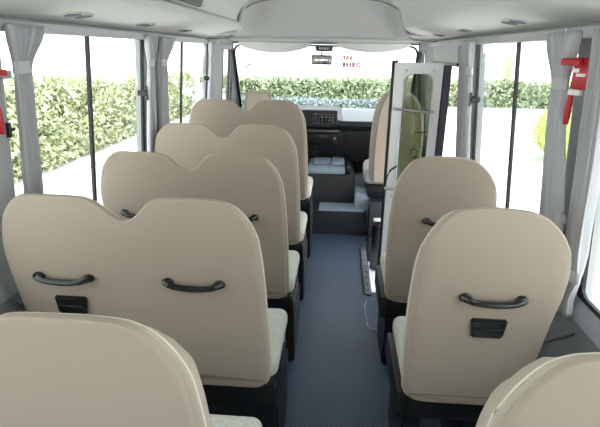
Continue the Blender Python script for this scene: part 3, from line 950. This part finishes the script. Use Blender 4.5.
bm = bmesh.new(); tube(bm, [(.015, .002, 1.215), (.017, -.03, 1.215), (.03, -.04, 1.214), (.24, -.04, 1.200), (.262, -.03, 1.20), (.264, .002, 1.20)], .008, 8); link('grab_bar', bm, M['silver'], d)
for x, z in ((.075, 1.455), (.245, 1.455), (.04, .62), (.25, .62)):
    bm = bmesh.new(); lathe(bm, [(.009, .0), (.009, .004), (.004, .006)], 10, Matrix.Translation((x, -.001, z)) @ Matrix.Rotation(math.pi/2, 4, 'X')); link('bolt', bm, M['silver'], d)
d2 = door_leaf('door_leaf', (.372, 3.29, 0), (0, 0, 0), .31, M['white']); tag(d2, 'rear door leaf folded behind the white one, showing its dark violet edge', 'door', 'folding entrance door')
bm = boxm(.29, .335, -.06, .03, -.18, 1.49, .008, 2); link('rubber_edge', bm, M['purple'], d2)
bm = bmesh.new(); tube(bm, [(.13, -.005, 1.045), (.14, .05, 1.045), (.26, .05, 1.045), (.27, .0, 1.045)], .007, 8); link('inner_handle', bm, M['silver'], d2)
bm = bmesh.new()
pts = [(.16+.028*math.cos(a), .045, .90+.028*math.sin(a)) for a in [2*math.pi*k/16 for k in range(16)]]
tube(bm, pts, .006, 8, closed=True); link('release_valve', bm, M['silver'], d2)
# door actuating arm
t = empty('actuating_bar', (.30, 3.16, .74)); tag(t, 'curved black hose and short silver bar at the near edge of the door leaf', 'bar')
bm = bmesh.new(); tube(bm, [(.10, .02, .10), (.06, .0, .075), (.035, -.01, .03), (.028, -.01, -.06), (.028, -.01, -.14)], .007, 8); link('hose', bm, M['rubber'], t)
bm = bmesh.new(); tube(bm, [(.025, -.02, -.045), (.14, -.02, -.045)], .011, 8); link('bar', bm, M['silver'], t)

# ------------------------------------------------------------------ outside
GZ = -.85
bm = boxm(-60, 60, -20, 90, GZ-.2, GZ); struct(link('ground', bm, M['ground'], smooth=False))
def hedge(name, x0, x1, y0, y1, hfun, n, m, label, size=(.05, .11), seed=1):
    rnd = random.Random(seed)
    vs, fs = [], []
    def leaf(p):
        s = rnd.uniform(*size)
        a = Vector((rnd.gauss(0, 1), rnd.gauss(0, 1), rnd.gauss(0, 1))).normalized()
        b = a.orthogonal().normalized(); c = a.cross(b)
        th = rnd.random()*6.28; u = b*math.cos(th)+c*math.sin(th); w = a.cross(u)
        i = len(vs)
        vs.extend([p-u*s*.9, p+w*s*.38, p+u*s*.9, p-w*s*.38]); fs.append((i, i+1, i+2, i+3))
    for _ in range(n):
        x = rnd.uniform(x0, x1); y = rnd.uniform(y0, y1)
        h = hfun(x, y)+.10*noise.noise(Vector((x*.9, y*.9, seed)))+.05*rnd.random()
        q = rnd.random()
        if q < .35: z = h-abs(rnd.gauss(0, .06))
        else:
            z = GZ+.05+(h-GZ)*rnd.random()
            if (x1-x0) < (y1-y0): x = (x0 if abs(x1) > abs(x0) else x1)+rnd.gauss(0, .10)
            else: y = y0+rnd.gauss(0, .10)
            b = noise.noise(Vector((x*1.3, y*1.3, z*1.3)))*.18
            if (x1-x0) < (y1-y0): x += b
            else: y += b
            z = min(z, h)
        leaf(Vector((x, y, z)))
    me = bpy.data.meshes.new('foliage'); me.from_pydata([tuple(v) for v in vs], [], fs)
    t = empty(name, ((x0+x1)/2, (y0+y1)/2, GZ)); tag(t, label, 'hedge')
    o = link('foliage', me, m, t, smooth=False); o.location = -t.location
    bm = bmesh.new(); nx_, ny_ = max(2, int((x1-x0)/.6)), max(2, int((y1-y0)/.6))
    # leafy core so that the hedge is closed
    ins = .12
    rs = []
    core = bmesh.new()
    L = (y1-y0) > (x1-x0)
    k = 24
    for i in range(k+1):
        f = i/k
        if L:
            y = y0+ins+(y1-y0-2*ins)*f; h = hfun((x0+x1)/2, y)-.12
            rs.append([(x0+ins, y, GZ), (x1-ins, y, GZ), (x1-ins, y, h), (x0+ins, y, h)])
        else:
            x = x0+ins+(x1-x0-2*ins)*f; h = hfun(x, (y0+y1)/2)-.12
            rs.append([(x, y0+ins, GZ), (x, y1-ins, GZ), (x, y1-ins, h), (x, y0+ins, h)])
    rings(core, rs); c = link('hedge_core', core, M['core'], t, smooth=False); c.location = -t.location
    return t
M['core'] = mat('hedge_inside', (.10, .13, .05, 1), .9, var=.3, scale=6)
hedge('hedge', -7.8, -6.0, 4.0, 19.7, lambda x, y: .92-.030*max(0, y-9), 26000, M['leaf'], 'tall leafy hedge seen through the left windows', seed=3)
hedge('hedge', -5.85, 1.85, 20.4, 21.8, lambda x, y: .45, 9000, M['leaf2'], 'clipped green hedge seen straight ahead through the windscreen', (.07, .14), seed=5)
hedge('hedge', 1.3, 16, 22.3, 23.8, lambda x, y: .36, 11000, M['leaf2'], 'distant green hedge seen through the right window', (.07, .14), seed=6)
hedge('cab_reflection', -4.9, 1.9, 18.9, 19.7, lambda x, y: -.24, 7000, M['reflectleaf'], 'low blue-grey leaf band imitating the cab reflection, in front of the hedge ahead of the windscreen', (.05, .10), seed=9)  # leaf band added to stand in for the cab reflected in the windscreen
# kerb in front of the far right hedge
bm = boxm(2.2, 16, 21.2, 21.45, GZ, GZ+.22); tag(link('kerb', bm, M['concrete'], smooth=False), 'low grey kerb along the foot of the far right hedge', 'kerb')
bm = boxm(-5.35, -5.22, 4.0, 19.5, GZ, GZ+.07); tag(link('kerb', bm, M['concrete'], smooth=False), 'low pale kerb running along the foot of the left hedge', 'kerb')
# round lime bush
rnd = random.Random(11); vs, fs = [], []
for _ in range(9000):
    a = Vector((rnd.gauss(0, 1), rnd.gauss(0, 1), rnd.gauss(0, 1))).normalized()
    r = 1+.10*noise.noise(a*3)+rnd.gauss(0, .03)
    p = Vector((a.x*1.15*r, a.y*1.15*r, max(-.66, a.z*.70*r)))
    s = rnd.uniform(.03, .06); b = a.orthogonal().normalized(); c = a.cross(b); th = rnd.random()*6.28
    u = (b*math.cos(th)+c*math.sin(th)+a*rnd.uniform(-.8, .8)).normalized(); w = a.cross(u).normalized()
    i = len(vs); vs.extend([p-u*s*.9, p+w*s*.4, p+u*s*.9, p-w*s*.4]); fs.append((i, i+1, i+2, i+3))
me = bpy.data.meshes.new('foliage'); me.from_pydata([tuple(v) for v in vs], [], fs)
t = empty('round_bush', (5.8, 11.6, GZ+.68)); tag(t, 'round lime green bush on the pale ground outside the right window', 'bush')
link('foliage', me, M['lime'], t, smooth=False)
bm = bmesh.new(); bmesh.ops.create_icosphere(bm, subdivisions=3, radius=.95, matrix=Matrix.Diagonal((1.12, 1.12, .66, 1))); link('bush_core', bm, M['lime'], t)
# trees: trunks seen above the far hedge
def tree(x, y, r, label, seed):
    rnd = random.Random(seed)
    t = empty('tree', (x, y, GZ)); tag(t, label, 'tree')
    bm = bmesh.new(); tube(bm, [(0, 0, 0), (.02, 0, 1.2), (-.02, .02, 2.6), (.03, 0, 4.2), (0, 0, 5.0)], [r*1.2, r, r*.95, r*.8, r*.5], 12); link('trunk', bm, M['bark'], t)
    vs, fs = [], []
    for _ in range(2500):
        a = Vector((rnd.gauss(0, 1), rnd.gauss(0, 1), rnd.gauss(0, .8))).normalized()*rnd.uniform(.5, 1)
        p = Vector((a.x*1.6, a.y*1.6, 5.2+a.z*1.3)); s = rnd.uniform(.10, .18)
        u = Vector((rnd.gauss(0, 1), rnd.gauss(0, 1), rnd.gauss(0, 1))).normalized(); w = u.orthogonal().normalized()
        i = len(vs); vs.extend([p-u*s, p+w*s*.4, p+u*s, p-w*s*.4]); fs.append((i, i+1, i+2, i+3))
    me = bpy.data.meshes.new('foliage'); me.from_pydata([tuple(v) for v in vs], [], fs); link('crown', me, M['leaf2'], t, smooth=False)
tree(8.1, 25, .22, 'tree trunk standing beyond the far right hedge', 21)

# ------------------------------------------------------------------ light
w = bpy.data.worlds.new('sky'); scene.world = w; w.use_nodes = True
nt = w.node_tree; bg = nt.nodes['Background']
tc = nt.nodes.new('ShaderNodeTexCoord'); sp = nt.nodes.new('ShaderNodeSeparateXYZ'); rp = nt.nodes.new('ShaderNodeValToRGB')
nt.links.new(tc.outputs['Generated'], sp.inputs[0]); nt.links.new(sp.outputs['Z'], rp.inputs['Fac']); nt.links.new(rp.outputs['Color'], bg.inputs['Color'])
rp.color_ramp.elements[0].position = 0; rp.color_ramp.elements[0].color = (1, .985, .95, 1)
rp.color_ramp.elements[1].position = .6; rp.color_ramp.elements[1].color = (.86, .93, 1, 1)
bg.inputs['Strength'].default_value = 3.4
sun = bpy.data.lights.new('sun', 'SUN'); sun.energy = 7.0; sun.angle = .15; sun.color = (1, .97, .92)
so = bpy.data.objects.new('sun', sun); COL.objects.link(so); so.rotation_euler = (math.radians(14), math.radians(8), 0)

# ------------------------------------------------------------------ camera
cam = bpy.data.cameras.new('camera'); co = bpy.data.objects.new('camera', cam); COL.objects.link(co)
f_px, pt_, yw_, rl_, H_ = 478.2, .327, .0767, -.0136, 1.561
cam.sensor_width = 36; cam.lens = f_px/600*36; cam.clip_start = .05; cam.clip_end = 300
R0 = Vector((math.cos(yw_), math.sin(yw_), 0)); F0 = Vector((-math.sin(yw_)*math.cos(pt_), math.cos(yw_)*math.cos(pt_), -math.sin(pt_))); U0 = R0.cross(F0)
R1 = math.cos(rl_)*R0 - math.sin(rl_)*U0; U1 = math.sin(rl_)*R0 + math.cos(rl_)*U0
mw = Matrix((R1, U1, -F0)).transposed().to_4x4(); mw.translation = (0, 0, H_)
co.matrix_world = mw; scene.camera = co

scene.view_settings.view_transform = 'Standard'; scene.view_settings.look = 'None'
scene.view_settings.gamma = 1; scene.view_settings.exposure = 0.1; scene.view_settings.use_curve_mapping = False
scene.cycles.use_denoising = True
scene.cycles.max_bounces = 10; scene.cycles.diffuse_bounces = 6; scene.cycles.transparent_max_bounces = 12
scene.cycles.sample_clamp_indirect = 8
